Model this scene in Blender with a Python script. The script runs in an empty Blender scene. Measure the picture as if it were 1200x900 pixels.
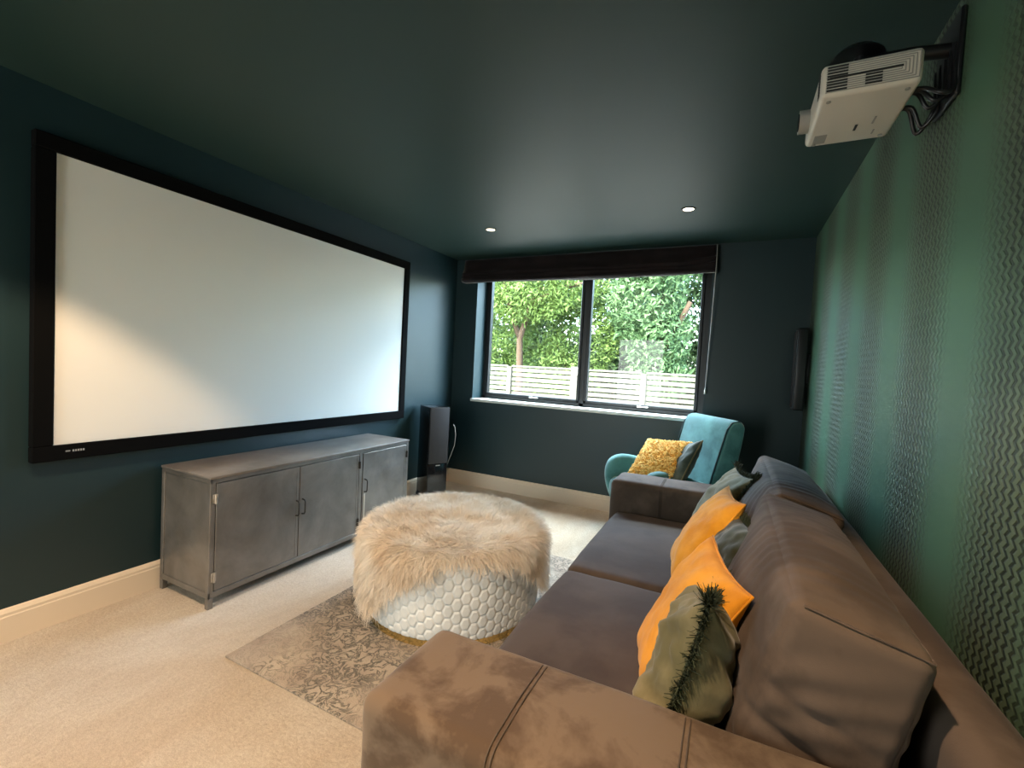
import bpy, bmesh, math, random
import numpy as np
from mathutils import Vector, Matrix, noise, Euler

random.seed(7)
rng = np.random.default_rng(11)
SC = bpy.context.scene
COL = SC.collection

# ------------------------------------------------------------------ camera, light, exposure
W, L, H = 3.2432, 4.2357, 2.4          # right wall x, window wall y, ceiling height
Y0 = -1.9                              # wall behind the camera
GROUND = -0.25                         # level of the garden outside

cam_data = bpy.data.cameras.new('camera')
cam = bpy.data.objects.new('camera', cam_data)
COL.objects.link(cam)
SC.camera = cam
yaw, pit, rol = -0.4537, 0.0407, 0.0534
fw = Vector((math.sin(yaw) * math.cos(pit), math.cos(yaw) * math.cos(pit), -math.sin(pit)))
rr0 = Vector((math.cos(yaw), -math.sin(yaw), 0))
up0 = rr0.cross(fw)
rr = math.cos(rol) * rr0 + math.sin(rol) * up0
uu = -math.sin(rol) * rr0 + math.cos(rol) * up0
cam.matrix_world = Matrix(((rr.x, uu.x, -fw.x, 2.7319), (rr.y, uu.y, -fw.y, 0.1262),
                           (rr.z, uu.z, -fw.z, 1.2993), (0, 0, 0, 1)))
cam_data.sensor_width = 36
cam_data.lens = 36 * 526.19 / 1200
cam_data.clip_start = 0.02
cam_data.clip_end = 200

SC.view_settings.view_transform = 'Standard'
SC.view_settings.look = 'None'
SC.view_settings.gamma = 1
SC.view_settings.use_curve_mapping = False
SC.view_settings.exposure = 2.3

SKY = 1.3
SUN = 1.6
SPOT = 29.0
wd = bpy.data.worlds.new('sky')
SC.world = wd
wd.use_nodes = True
wn = wd.node_tree.nodes
wl = wd.node_tree.links
bg = wn['Background']
sky = wn.new('ShaderNodeTexSky')
sky.sky_type = 'NISHITA'
sky.sun_disc = False
sky.sun_elevation = math.radians(52)
sky.sun_rotation = math.radians(200)
sky.air_density = 1.0
sky.dust_density = 3.0
wl.new(sky.outputs[0], bg.inputs[0])
bg.inputs[1].default_value = SKY
sd = bpy.data.lights.new('sun', 'SUN')
sd.energy = SUN
sd.angle = math.radians(1.0)
sd.color = (1.0, 0.93, 0.8)
sun = bpy.data.objects.new('sun', sd)
COL.objects.link(sun)
sun.rotation_euler = Vector((0.9, 0.18, -1.0)).to_track_quat('-Z', 'Y').to_euler()

# added area lamp above the garden, boosting the daylight through the window
ad = bpy.data.lights.new('daylight_fill', 'AREA')
ad.shape = 'RECTANGLE'; ad.size = 4.5; ad.size_y = 1.7
ad.energy = 290
ad.color = (0.88, 0.96, 1.0)
ao = bpy.data.objects.new('daylight_fill', ad)
COL.objects.link(ao)
ao.location = (1.6, 5.75, 3.8)
ao.rotation_euler = (Vector((1.5, 3.3, 0.5)) - Vector(ao.location)).to_track_quat('-Z', 'Y').to_euler()

# added soft fill lamp behind the camera, standing in for a doorway
dd = bpy.data.lights.new('rear_fill', 'AREA')
dd.shape = 'RECTANGLE'; dd.size = 1.0; dd.size_y = 2.0
dd.energy = 12
dd.color = (0.92, 1.0, 0.96)
do = bpy.data.objects.new('rear_fill', dd)
COL.objects.link(do)
do.location = (0.8, Y0 + 0.03, 1.05)
do.rotation_euler = (math.radians(90), 0, 0)

# window opening
WX0, WX1, WZ0, WZ1, RV = 0.266, 2.53, 0.93, 2.29, 0.26
pd = bpy.data.lights.new('window_portal', 'AREA')
pd.shape = 'RECTANGLE'
pd.size = WX1 - WX0
pd.size_y = WZ1 - WZ0
pd.cycles.is_portal = True
po = bpy.data.objects.new('window_portal', pd)
COL.objects.link(po)
po.location = ((WX0 + WX1) / 2, L + RV + 0.12, (WZ0 + WZ1) / 2)
po.rotation_euler = (math.radians(-90), 0, 0)


# ------------------------------------------------------------------ helpers
def link(o, parent=None):
    COL.objects.link(o)
    if parent is not None:
        o.parent = parent
    return o


def raw(name, verts, faces, mat, parent=None, smooth=False):
    me = bpy.data.meshes.new(name)
    me.from_pydata([tuple(v) for v in verts], [], faces)
    me.materials.append(mat)
    if smooth:
        me.polygons.foreach_set('use_smooth', [True] * len(me.polygons))
    me.update()
    return link(bpy.data.objects.new(name, me), parent)


def np_mesh(name, V, F, mat, parent=None, smooth=True):
    """V (n,3) array, F (m,k) array with k 3 or 4."""
    V = np.asarray(V, dtype=np.float32)
    F = np.asarray(F, dtype=np.int32)
    k = F.shape[1]
    me = bpy.data.meshes.new(name)
    me.vertices.add(len(V))
    me.vertices.foreach_set('co', V.ravel())
    me.loops.add(F.size)
    me.loops.foreach_set('vertex_index', F.ravel())
    me.polygons.add(len(F))
    me.polygons.foreach_set('loop_start', np.arange(0, F.size, k, dtype=np.int32))
    me.polygons.foreach_set('loop_total', np.full(len(F), k, dtype=np.int32))
    me.polygons.foreach_set('use_smooth', np.full(len(F), smooth))
    me.materials.append(mat)
    me.update(calc_edges=True)
    me.validate()
    return link(bpy.data.objects.new(name, me), parent)


def from_bm(name, bm, mat, parent=None, smooth=False, angle=None):
    me = bpy.data.meshes.new(name)
    bmesh.ops.recalc_face_normals(bm, faces=bm.faces)
    bm.to_mesh(me)
    bm.free()
    me.materials.append(mat)
    if smooth or angle:
        me.polygons.foreach_set('use_smooth', [True] * len(me.polygons))
        if angle:
            me.set_sharp_from_angle(angle=math.radians(angle))
    return link(bpy.data.objects.new(name, me), parent)


def bm_box(bm, lo, hi, bevel=0.0, seg=2, mtx=None):
    t = bmesh.new()
    bmesh.ops.create_cube(t, size=1)
    lo = Vector(lo); hi = Vector(hi)
    c = (lo + hi) / 2; s = hi - lo
    for v in t.verts:
        v.co = Vector((v.co.x * s.x + c.x, v.co.y * s.y + c.y, v.co.z * s.z + c.z))
    if bevel > 0:
        bmesh.ops.bevel(t, geom=t.edges[:] + t.verts[:], offset=bevel, segments=seg, profile=0.5, affect='EDGES')
    if mtx is not None:
        bmesh.ops.transform(t, matrix=mtx, verts=t.verts)
    tmp = bpy.data.meshes.new('t')
    t.to_mesh(tmp); t.free()
    bm.from_mesh(tmp)
    bpy.data.meshes.remove(tmp)


def box(name, lo, hi, mat, parent=None, bevel=0.0, seg=2, mtx=None):
    bm = bmesh.new()
    bm_box(bm, lo, hi, bevel, seg, mtx)
    return from_bm(name, bm, mat, parent, angle=40 if bevel else None)


def bm_tube(bm, pts, rad, n=8, caps=True):
    pts = [Vector(p) for p in pts]
    rads = rad if isinstance(rad, (list, tuple)) else [rad] * len(pts)
    rings = []
    ref = None
    for i, p in enumerate(pts):
        a = pts[max(i - 1, 0)]; b = pts[min(i + 1, len(pts) - 1)]
        t = (b - a).normalized()
        if ref is None:
            ref = Vector((0, 0, 1)) if abs(t.z) < 0.9 else Vector((1, 0, 0))
        u = (ref - t * ref.dot(t)).normalized()
        ref = u
        v = t.cross(u)
        rings.append([bm.verts.new(p + rads[i] * (math.cos(2 * math.pi * k / n) * u + math.sin(2 * math.pi * k / n) * v)) for k in range(n)])
    for i in range(len(rings) - 1):
        for k in range(n):
            bm.faces.new((rings[i][k], rings[i][(k + 1) % n], rings[i + 1][(k + 1) % n], rings[i + 1][k]))
    if caps:
        bm.faces.new(rings[0][::-1]); bm.faces.new(rings[-1])


def tube(name, pts, rad, mat, parent=None, n=8):
    bm = bmesh.new()
    bm_tube(bm, pts, rad, n)
    return from_bm(name, bm, mat, parent, angle=50)


def bm_cyl(bm, c, axis, r, h, n=32, r2=None):
    c = Vector(c); a = Vector(axis).normalized()
    bm_tube(bm, [c - a * h / 2, c + a * h / 2], [r, r if r2 is None else r2], n)


def empty(name, loc=(0, 0, 0), rz=0.0):
    o = bpy.data.objects.new(name, None)
    COL.objects.link(o)
    o.location = loc
    o.rotation_euler = (0, 0, rz)
    o.empty_display_size = 0.1
    return o


def tag(o, label=None, cat=None, group=None, kind=None):
    if label: o['label'] = label
    if cat: o['category'] = cat
    if group: o['group'] = group
    if kind: o['kind'] = kind
    return o


def copy_tree(o, parent=None):
    c = o.copy()
    COL.objects.link(c)
    if parent is not None:
        c.parent = parent
    for ch in list(o.children):
        copy_tree(ch, c)
    return c


def structure(o):
    o['kind'] = 'structure'
    return o


# ------------------------------------------------------------------ materials
def rgb(r, g, b):
    f = lambda c: (c / 255 / 12.92) if c / 255 <= 0.04045 else ((c / 255 + 0.055) / 1.055) ** 2.4
    return (f(r), f(g), f(b), 1)


class M:
    def __init__(s, name, col=(0.5, 0.5, 0.5, 1), rough=0.5, metal=0.0, **kw):
        s.m = bpy.data.materials.new(name)
        s.m.use_nodes = True
        s.n = s.m.node_tree.nodes
        s.l = s.m.node_tree.links
        s.p = s.n['Principled BSDF']
        s.p.inputs['Base Color'].default_value = col if len(col) == 4 else (*col, 1)
        s.p.inputs['Roughness'].default_value = rough
        s.p.inputs['Metallic'].default_value = metal
        for k, v in kw.items():
            s.p.inputs[k.replace('_', ' ')].default_value = v

    def coord(s, scale=(1, 1, 1), rot=(0, 0, 0)):
        tc = s.n.new('ShaderNodeTexCoord')
        mp = s.n.new('ShaderNodeMapping')
        mp.inputs['Scale'].default_value = scale
        mp.inputs['Rotation'].default_value = rot
        s.l.new(tc.outputs['Object'], mp.inputs[0])
        return mp.outputs[0]

    def noise(s, scale, detail=3, vec=None, rough=0.5, dist=0.0):
        n = s.n.new('ShaderNodeTexNoise')
        n.inputs['Scale'].default_value = scale
        n.inputs['Detail'].default_value = detail
        n.inputs['Roughness'].default_value = rough
        n.inputs['Distortion'].default_value = dist
        s.l.new(vec if vec is not None else s.coord(), n.inputs['Vector'])
        return n.outputs['Fac']

    def voronoi(s, scale, vec=None, feature='F1'):
        n = s.n.new('ShaderNodeTexVoronoi')
        n.inputs['Scale'].default_value = scale
        n.feature = feature
        s.l.new(vec if vec is not None else s.coord(), n.inputs['Vector'])
        return n.outputs['Distance']

    def ramp(s, fac, stops):
        r = s.n.new('ShaderNodeValToRGB')
        e = r.color_ramp.elements
        while len(e) < len(stops):
            e.new(0.5)
        for i, (p, c) in enumerate(stops):
            e[i].position = p
            e[i].color = c if len(c) == 4 else (*c, 1)
        s.l.new(fac, r.inputs[0])
        return r.outputs[0]

    def math(s, op, a, b=None, c=None):
        n = s.n.new('ShaderNodeMath')
        n.operation = op
        for i, v in enumerate((a, b, c)):
            if v is None: continue
            if isinstance(v, (int, float)): n.inputs[i].default_value = v
            else: s.l.new(v, n.inputs[i])
        return n.outputs[0]

    def mix(s, fac, a, b, mode='MIX'):
        n = s.n.new('ShaderNodeMix')
        n.data_type = 'RGBA'
        n.blend_type = mode
        if isinstance(fac, (int, float)): n.inputs[0].default_value = fac
        else: s.l.new(fac, n.inputs[0])
        for i, v in ((6, a), (7, b)):
            if isinstance(v, tuple): n.inputs[i].default_value = v if len(v) == 4 else (*v, 1)
            else: s.l.new(v, n.inputs[i])
        return n.outputs[2]

    def col(s, sock): s.l.new(sock, s.p.inputs['Base Color']); return s
    def rough(s, sock): s.l.new(sock, s.p.inputs['Roughness']); return s

    def bump(s, h, strength=0.3, dist=0.01):
        b = s.n.new('ShaderNodeBump')
        b.inputs['Strength'].default_value = strength
        b.inputs['Distance'].default_value = dist
        s.l.new(h, b.inputs['Height'])
        s.l.new(b.outputs[0], s.p.inputs['Normal'])
        return s


def emit(name, col, st):
    m = M(name, (0, 0, 0, 1))
    m.p.inputs['Emission Color'].default_value = (*col, 1)
    m.p.inputs['Emission Strength'].default_value = st
    return m.m


# dark teal paint
x = M('teal_paint', (0.010, 0.029, 0.034), 0.42)
x.bump(x.noise(180, 2), 0.06, 0.002)
x.p.inputs['Specular IOR Level'].default_value = 0.5
PAINT = x.m
x = M('teal_ceiling_paint', (0.016, 0.037, 0.031), 0.5)
x.p.inputs['Specular IOR Level'].default_value = 0.35
PAINT_C = x.m

# cream carpet
x = M('cream_carpet', (0.6, 0.45, 0.3), 0.95)
big = x.noise(1.6, 3, x.coord((1.0, 0.55, 1), (0, 0, 0.5)), 0.6, 0.6)
med = x.noise(16, 4, x.coord((1.5, 0.7, 1), (0, 0, -0.5)), 0.7, 0.4)
fine = x.noise(330, 3, None, 0.7)
c1 = x.ramp(big, [(0.38, (0.78, 0.66, 0.52)), (0.62, (0.90, 0.84, 0.74))])
c2 = x.mix(0.75, c1, x.ramp(med, [(0.3, (0.86, 0.84, 0.82)), (0.7, (1.0, 1.0, 1.0))]), 'MULTIPLY')
c2 = x.mix(1.0, c2, x.ramp(x.noise(85, 3, None, 0.7), [(0.36, (0.87, 0.84, 0.81)), (0.60, (1, 1, 1))]), 'MULTIPLY')
c3 = x.mix(1.0, c2, x.ramp(fine, [(0.3, (0.70, 0.66, 0.61)), (0.62, (1, 1, 1))]), 'MULTIPLY')
x.col(c3)
x.bump(x.math('ADD', x.math('MULTIPLY', fine, 0.6), x.math('MULTIPLY', x.noise(70, 4), 0.7)), 0.9, 0.02)
x.p.inputs['Sheen Weight'].default_value = 0.2
x.p.inputs['Specular IOR Level'].default_value = 0.1
CARPET = x.m

x = M('skirting_paint', (0.72, 0.62, 0.50), 0.4)
SKIRT = x.m
WHITE_SILL = M('white_sill_paint', (0.85, 0.85, 0.8), 0.35).m

# zigzag wallpaper: metallic ink zigzags fading in and out in tall bands
x = M('zigzag_wallpaper', (0.1, 0.2, 0.15), 0.42)
tc = x.n.new('ShaderNodeTexCoord')
sp = x.n.new('ShaderNodeSeparateXYZ')
x.l.new(tc.outputs['Object'], sp.inputs[0])
yy, zz = sp.outputs[1], sp.outputs[2]
fz = x.math('FRACT', x.math('DIVIDE', zz, 0.027))
tri = x.math('MULTIPLY', x.math('ABSOLUTE', x.math('SUBTRACT', fz, 0.5)), 0.95)
fy = x.math('FRACT', x.math('ADD', x.math('DIVIDE', yy, 0.027), tri))
dl = x.math('ABSOLUTE', x.math('SUBTRACT', fy, 0.5))
mr = x.n.new('ShaderNodeMapRange'); mr.interpolation_type = 'SMOOTHSTEP'
x.l.new(dl, mr.inputs[0]); mr.inputs[1].default_value = 0.10; mr.inputs[2].default_value = 0.30
mr.inputs[3].default_value = 1; mr.inputs[4].default_value = 0
band = x.math('MULTIPLY_ADD', x.math('COSINE', x.math('MULTIPLY', x.math('SUBTRACT', yy, 1.66), 2 * math.pi / 0.555)), -0.62, 0.5)
bandc = x.n.new('ShaderNodeClamp'); x.l.new(band, bandc.inputs[0])
fac = x.math('MULTIPLY', mr.outputs[0], bandc.outputs[0])
green = x.mix(bandc.outputs[0], (0.088, 0.188, 0.112, 1), (0.105, 0.145, 0.088, 1))
x.col(x.mix(fac, green, (0.024, 0.033, 0.020, 1)))
x.bump(x.math('SUBTRACT', 1.0, fac), 0.5, 0.004)
x.p.inputs['Metallic'].default_value = 0.25
x.p.inputs['Specular IOR Level'].default_value = 0.6
WALLPAPER = x.m

BLACK = M('black_felt_frame', (0.002, 0.002, 0.002), 0.9, Specular_IOR_Level=0.1).m
BLACK_PLASTIC = M('black_plastic', (0.008, 0.008, 0.009), 0.35).m
BLACK_GLOSS = M('black_gloss_lacquer', (0.006, 0.006, 0.007), 0.12).m
GRILLE = M('charcoal_grille_cloth', (0.035, 0.033, 0.034), 0.8)
GRILLE.bump(GRILLE.voronoi(500), 0.3, 0.002); GRILLE = GRILLE.m
SCREEN = M('screen_fabric', (0.84, 0.83, 0.78), 0.75)
SCREEN.bump(SCREEN.noise(120, 2, SCREEN.coord((1, 1, 1))), 0.04, 0.001); SCREEN = SCREEN.m
LOGO = M('silver_mark', (0.35, 0.35, 0.35), 0.4).m

# gun metal sideboard
x = M('brushed_gunmetal', (0.14, 0.125, 0.115), 0.5, 0.6)
nn = x.noise(3.5, 5, x.coord((1, 1, 1)), 0.65, 0.5)
x.col(x.ramp(nn, [(0.3, (0.15, 0.138, 0.122)), (0.7, (0.26, 0.245, 0.225))]))
x.rough(x.ramp(x.noise(9, 4), [(0.3, (0.36,) * 3), (0.7, (0.52,) * 3)]))
GUN = x.m
GUNTOP = M('worn_metal_top', (0.24, 0.205, 0.18), 0.40, 0.6)
GUNTOP.col(GUNTOP.ramp(GUNTOP.noise(5, 5, None, 0.6, 0.4), [(0.3, (0.22, 0.19, 0.165)), (0.7, (0.34, 0.30, 0.27))])); GUNTOP = GUNTOP.m
STEEL = M('pale_steel', (0.55, 0.52, 0.48), 0.3, 0.9).m
DARKSTEEL = M('dark_steel', (0.06, 0.055, 0.05), 0.4, 0.8).m
BRASS = M('polished_brass', (0.85, 0.68, 0.30), 0.18, 1.0).m


def velvet(name, dark, light, nscale=7, sheen=0.5, bumpstr=0.15, roughness=0.8, patch=(0.42, 0.6)):
    x = M(name, light, roughness)
    n = x.noise(nscale, 5, None, 0.6, 0.25)
    x.col(x.ramp(n, [(patch[0], dark), (patch[1], light)]))
    x.p.inputs['Sheen Weight'].default_value = sheen
    x.p.inputs['Sheen Roughness'].default_value = 0.4
    x.p.inputs['Specular IOR Level'].default_value = 0.15
    x.bump(x.math('ADD', x.math('MULTIPLY', x.noise(500, 2), 0.15), x.math('MULTIPLY', x.noise(22, 3), 0.5)), bumpstr, 0.01)
    return x.m


SOFA = velvet('taupe_velvet', (0.078, 0.056, 0.043), (0.125, 0.092, 0.072), 5, 0.08)
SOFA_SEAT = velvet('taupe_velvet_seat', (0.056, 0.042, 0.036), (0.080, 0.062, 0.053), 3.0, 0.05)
SOFA_ARM_LIT = velvet('taupe_velvet_brushed_lit', (0.088, 0.058, 0.038), (0.160, 0.115, 0.080), 6.5, 0.25, 0.2, 0.8, (0.40, 0.52))  # brushed nap patches; browner, lighter tone puts the warm lamplight into the colour
STITCH = M('taupe_stitching', (0.07, 0.05, 0.035), 0.8).m
TEAL = velvet('teal_velvet', (0.06, 0.18, 0.19), (0.10, 0.28, 0.29), 5, 0.4)
PIPING = M('dark_teal_piping', (0.008, 0.035, 0.04), 0.6).m
YELLOW = velvet('mustard_velvet', (0.72, 0.29, 0.02), (0.86, 0.38, 0.035), 6, 0.2, 0.3)
OLIVE = velvet('olive_velvet', (0.125, 0.115, 0.060), (0.250, 0.220, 0.130), 4, 0.2)
OLIVE_D = velvet('dark_olive_velvet', (0.035, 0.04, 0.022), (0.07, 0.075, 0.04), 4, 0.5)
SAGE_D = velvet('grey_green_velvet', (0.035, 0.055, 0.045), (0.12, 0.155, 0.13), 4, 0.5)
FRINGE = M('dark_green_fringe', (0.03, 0.04, 0.018), 0.8).m
LOOP = M('yellow_loop_yarn', (0.95, 0.66, 0.20), 0.85)
LOOP.col(LOOP.ramp(LOOP.noise(45, 2), [(0.4, (0.80, 0.40, 0.06)), (0.6, (1.0, 0.74, 0.26))])); LOOP = LOOP.m
FUR = M('cream_fur', (0.80, 0.70, 0.56), 0.7)
fcol = FUR.ramp(FUR.noise(5, 3), [(0.35, (0.72, 0.61, 0.48)), (0.65, (0.88, 0.84, 0.77))])
FUR.col(fcol); FUR.p.inputs['Specular IOR Level'].default_value = 0.2
FUR.p.inputs['Subsurface Weight'].default_value = 0.0
FUR = FUR.m
HEX = velvet('pale_quilted_velvet', (0.68, 0.73, 0.75), (0.77, 0.82, 0.84), 5, 0.3, 0.06)
DARKWOOD = M('dark_wood', (0.03, 0.018, 0.012), 0.4).m
BLIND = velvet('black_brown_blind_cloth', (0.010, 0.007, 0.007), (0.018, 0.012, 0.012), 4, 0.25)
CORD = M('grey_cord', (0.35, 0.33, 0.30), 0.6).m
PROJ = M('warm_white_plastic', (0.62, 0.58, 0.50), 0.4).m
VENT = M('dark_vent', (0.02, 0.02, 0.018), 0.6).m
PROJG = M('grey_plastic', (0.30, 0.29, 0.26), 0.45).m
FRAMEM = M('anthracite_window_frame', (0.012, 0.013, 0.015), 0.35).m
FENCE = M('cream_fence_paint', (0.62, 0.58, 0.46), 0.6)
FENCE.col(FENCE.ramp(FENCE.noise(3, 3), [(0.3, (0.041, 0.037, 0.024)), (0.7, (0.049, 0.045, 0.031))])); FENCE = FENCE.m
PATIO = M('pale_paving', (0.42, 0.40, 0.36), 0.8)
PATIO.col(PATIO.ramp(PATIO.noise(2, 5), [(0.3, (0.16, 0.155, 0.14)), (0.7, (0.22, 0.21, 0.19))])); PATIO = PATIO.m
BRICK = M('outer_render', (0.4, 0.38, 0.34), 0.9).m
BARK = M('bark', (0.05, 0.034, 0.022), 0.9, Specular_IOR_Level=0.1)
BARK.bump(BARK.noise(30, 4), 0.8, 0.02); BARK = BARK.m


def leafmat(name, a, b, sc=2.0):
    x = M(name, a, 0.5)
    x.p.inputs['Specular IOR Level'].default_value = 0.15
    x.col(x.ramp(x.noise(sc, 4, None, 0.7), [(0.3, a), (0.7, b)]))
    tr = x.n.new('ShaderNodeBsdfTranslucent')
    x.l.new(x.p.inputs['Base Color'].links[0].from_socket, tr.inputs[0])
    ms = x.n.new('ShaderNodeMixShader')
    ms.inputs[0].default_value = 0.4
    x.l.new(x.p.outputs[0], ms.inputs[1]); x.l.new(tr.outputs[0], ms.inputs[2])
    x.l.new(ms.outputs[0], x.n['Material Output'].inputs[0])
    return x.m


LEAF_A = leafmat('yellow_green_leaf', (0.035, 0.065, 0.012), (0.125, 0.195, 0.050), 1.5)
LEAF_B = leafmat('fresh_green_leaf', (0.028, 0.065, 0.024), (0.12, 0.20, 0.085), 2.0)
LEAF_C = leafmat('deep_green_leaf', (0.012, 0.028, 0.010), (0.040, 0.075, 0.028), 2.0)

GLASS = bpy.data.materials.new('window_glass')
GLASS.use_nodes = True
gn, gl = GLASS.node_tree.nodes, GLASS.node_tree.links
gn.remove(gn['Principled BSDF'])
g1 = gn.new('ShaderNodeBsdfTransparent'); g1.inputs[0].default_value = (0.93, 0.97, 0.95, 1)
g2 = gn.new('ShaderNodeBsdfGlossy'); g2.inputs['Roughness'].default_value = 0.02
gf = gn.new('ShaderNodeFresnel'); gf.inputs[0].default_value = 1.5
gm = gn.new('ShaderNodeMixShader')
gg = gn.new('ShaderNodeNewGeometry')
gi = gn.new('ShaderNodeMath'); gi.operation = 'SUBTRACT'; gi.inputs[0].default_value = 1.0
gx = gn.new('ShaderNodeMath'); gx.operation = 'MULTIPLY'
gl.new(gg.outputs['Backfacing'], gi.inputs[1])
gl.new(gi.outputs[0], gx.inputs[0]); gl.new(gf.outputs[0], gx.inputs[1])
gl.new(gx.outputs[0], gm.inputs[0]); gl.new(g1.outputs[0], gm.inputs[1]); gl.new(g2.outputs[0], gm.inputs[2])
gl.new(gm.outputs[0], gn['Material Output'].inputs[0])

# ------------------------------------------------------------------ room shell
T = 0.12
structure(box('floor', (-T, Y0 - T, -0.12), (W + T, L + T, 0.0), CARPET))
structure(box('ceiling', (-T, Y0 - T, H), (W + T, L + RV + 0.1, H + 0.15), PAINT_C))
structure(box('wall_left', (-T, Y0, 0), (0, L, H), PAINT))
structure(box('wall_right', (W, Y0, 0), (W + T, L, H), WALLPAPER))
structure(box('wall_near', (-T, Y0 - T, 0), (W + T, Y0, H), PAINT))
WT = L + RV + 0.1
bm = bmesh.new()
for lo, hi in (((-T, L, GROUND), (WX0, WT, H)), ((WX1, L, GROUND), (W + T, WT, H)),
               ((WX0, L, GROUND), (WX1, WT, WZ0 - 0.03)), ((WX0, L, WZ1), (WX1, WT, H))):
    bm_box(bm, lo, hi)
structure(from_bm('wall_far', bm, PAINT))


def skirt(name, a, b, nrm, h=0.144, d=0.018):
    a = Vector(a); b = Vector(b); n = Vector(nrm)
    prof = [(0.0, 0), (d, 0), (d, h - 0.035), (d * 0.85, h - 0.030), (d * 0.85, h - 0.018), (d * 0.4, h - 0.004), (0.0, h)]
    vs = []
    for p in (a, b):
        for (o, z) in prof:
            vs.append(p + n * o + Vector((0, 0, z)))
    k = len(prof)
    fs = [(i, (i + 1) % k, (i + 1) % k + k, i + k) for i in range(k)] + [tuple(range(k))[::-1], tuple(range(k, 2 * k))]
    o = raw(name, vs, fs, SKIRT)
    return structure(o)


skirt('baseboard_left', (0, Y0, 0), (0, L, 0), (1, 0, 0))
skirt('baseboard_far', (0.018, L, 0), (W - 0.018, L, 0), (0, -1, 0))
skirt('baseboard_right', (W, Y0, 0), (W, L, 0), (-1, 0, 0))
skirt('baseboard_near', (0.018, Y0, 0), (W - 0.018, Y0, 0), (0, 1, 0))

# window sill and frame
structure(box('trim_sill', (WX0 - 0.015, L - 0.022, WZ0 - 0.028), (WX1 + 0.015, L + RV, WZ0), WHITE_SILL, bevel=0.006))

win = structure(empty('window_1', (0, L + RV - 0.05, 0)))
fw_ = 0.055
bm = bmesh.new()
for lo, hi in (((WX0, 0, WZ0), (WX0 + 0.035, 0.07, WZ1)), ((WX1 - 0.06, 0, WZ0), (WX1, 0.07, WZ1)),
               ((WX0, 0, WZ0), (WX1, 0.07, WZ0 + 0.035)), ((WX0, 0, WZ1 - 0.04), (WX1, 0.07, WZ1)),
               ((1.375, 0, WZ0), (1.425, 0.07, WZ1))):
    bm_box(bm, lo, hi, 0.004, 1)
from_bm('window_frame', bm, FRAMEM, win)
for (a, b) in ((WX0 + 0.035, 1.375), (1.425, WX1 - 0.06)):
    bm = bmesh.new()
    z0, z1 = WZ0 + 0.035, WZ1 - 0.04
    s = 0.028
    for lo, hi in (((a, -0.012, z0), (a + s, 0.05, z1)), ((b - s, -0.012, z0), (b, 0.05, z1)),
                   ((a, -0.012, z0), (b, 0.05, z0 + s)), ((a, -0.012, z1 - s), (b, 0.05, z1))):
        bm_box(bm, lo, hi, 0.004, 1)
    sash = from_bm('window_sash', bm, FRAMEM, win)
    pane = box('window_pane', (a + s, 0.022, z0 + s), (b - s, 0.028, z1 - s), GLASS, sash)
    bm = bmesh.new()
    hx = (a + b) / 2 + 0.02
    bm_box(bm, (hx - 0.02, -0.022, z0 + 0.002), (hx + 0.02, -0.012, z0 + 0.022), 0.003, 1)
    bm_tube(bm, [(hx, -0.026, z0 + 0.012), (hx + 0.035, -0.032, z0 + 0.013), (hx + 0.085, -0.03, z0 + 0.012)], 0.005, 8)
    from_bm('window_handle', bm, STEEL, sash, angle=40)

# ------------------------------------------------------------------ downlights
def downlight(x, y, label, power=SPOT, cone=102):
    r = empty('recessed_downlight', (x, y, H))
    tag(r, label, 'light', 'recessed ceiling downlights')
    bm = bmesh.new()
    n = 40
    prof = [(0.047, 0.0), (0.047, -0.004), (0.044, -0.006), (0.036, -0.005), (0.033, -0.001)]
    rings = [[bm.verts.new((pr * math.cos(2 * math.pi * k / n), pr * math.sin(2 * math.pi * k / n), pz)) for k in range(n)] for pr, pz in prof]
    for i in range(len(rings) - 1):
        for k in range(n):
            bm.faces.new((rings[i][k], rings[i][(k + 1) % n], rings[i + 1][(k + 1) % n], rings[i + 1][k]))
    from_bm('bezel', bm, DARKSTEEL, r, smooth=True)
    bm = bmesh.new()
    bm_cyl(bm, (0, 0, -0.0015), (0, 0, 1), 0.033, 0.001, 32)
    from_bm('lamp_disc', bm, LAMP, r)
    ld = bpy.data.lights.new('downlight_lamp', 'SPOT')
    ld.energy = power
    ld.color = (1.0, 0.70, 0.44)
    ld.spot_size = math.radians(cone)
    ld.spot_blend = 0.25
    ld.shadow_soft_size = 0.03
    lo = link(bpy.data.objects.new('downlight_lamp', ld), r)
    lo.location = (0, 0, -0.02)
    return r


LAMP = emit('warm_lamp_face', (1.0, 0.85, 0.6), 3.0)
downlight(0.886, 3.361, 'small round recessed ceiling downlight nearer the projector screen wall', 9, 62)
downlight(2.401, 3.336, 'small round recessed ceiling downlight nearer the zigzag wallpaper wall', 9, 62)
downlight(0.91, 0.52, 'recessed downlight near the viewer, over the carpet by the screen')
downlight(2.40, 0.52, 'recessed downlight near the viewer, over the near sofa arm')
downlight(0.91, -1.1, 'recessed downlight at the back of the room, screen side')
downlight(2.40, -1.1, 'recessed downlight at the back of the room, wallpaper side')

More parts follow.
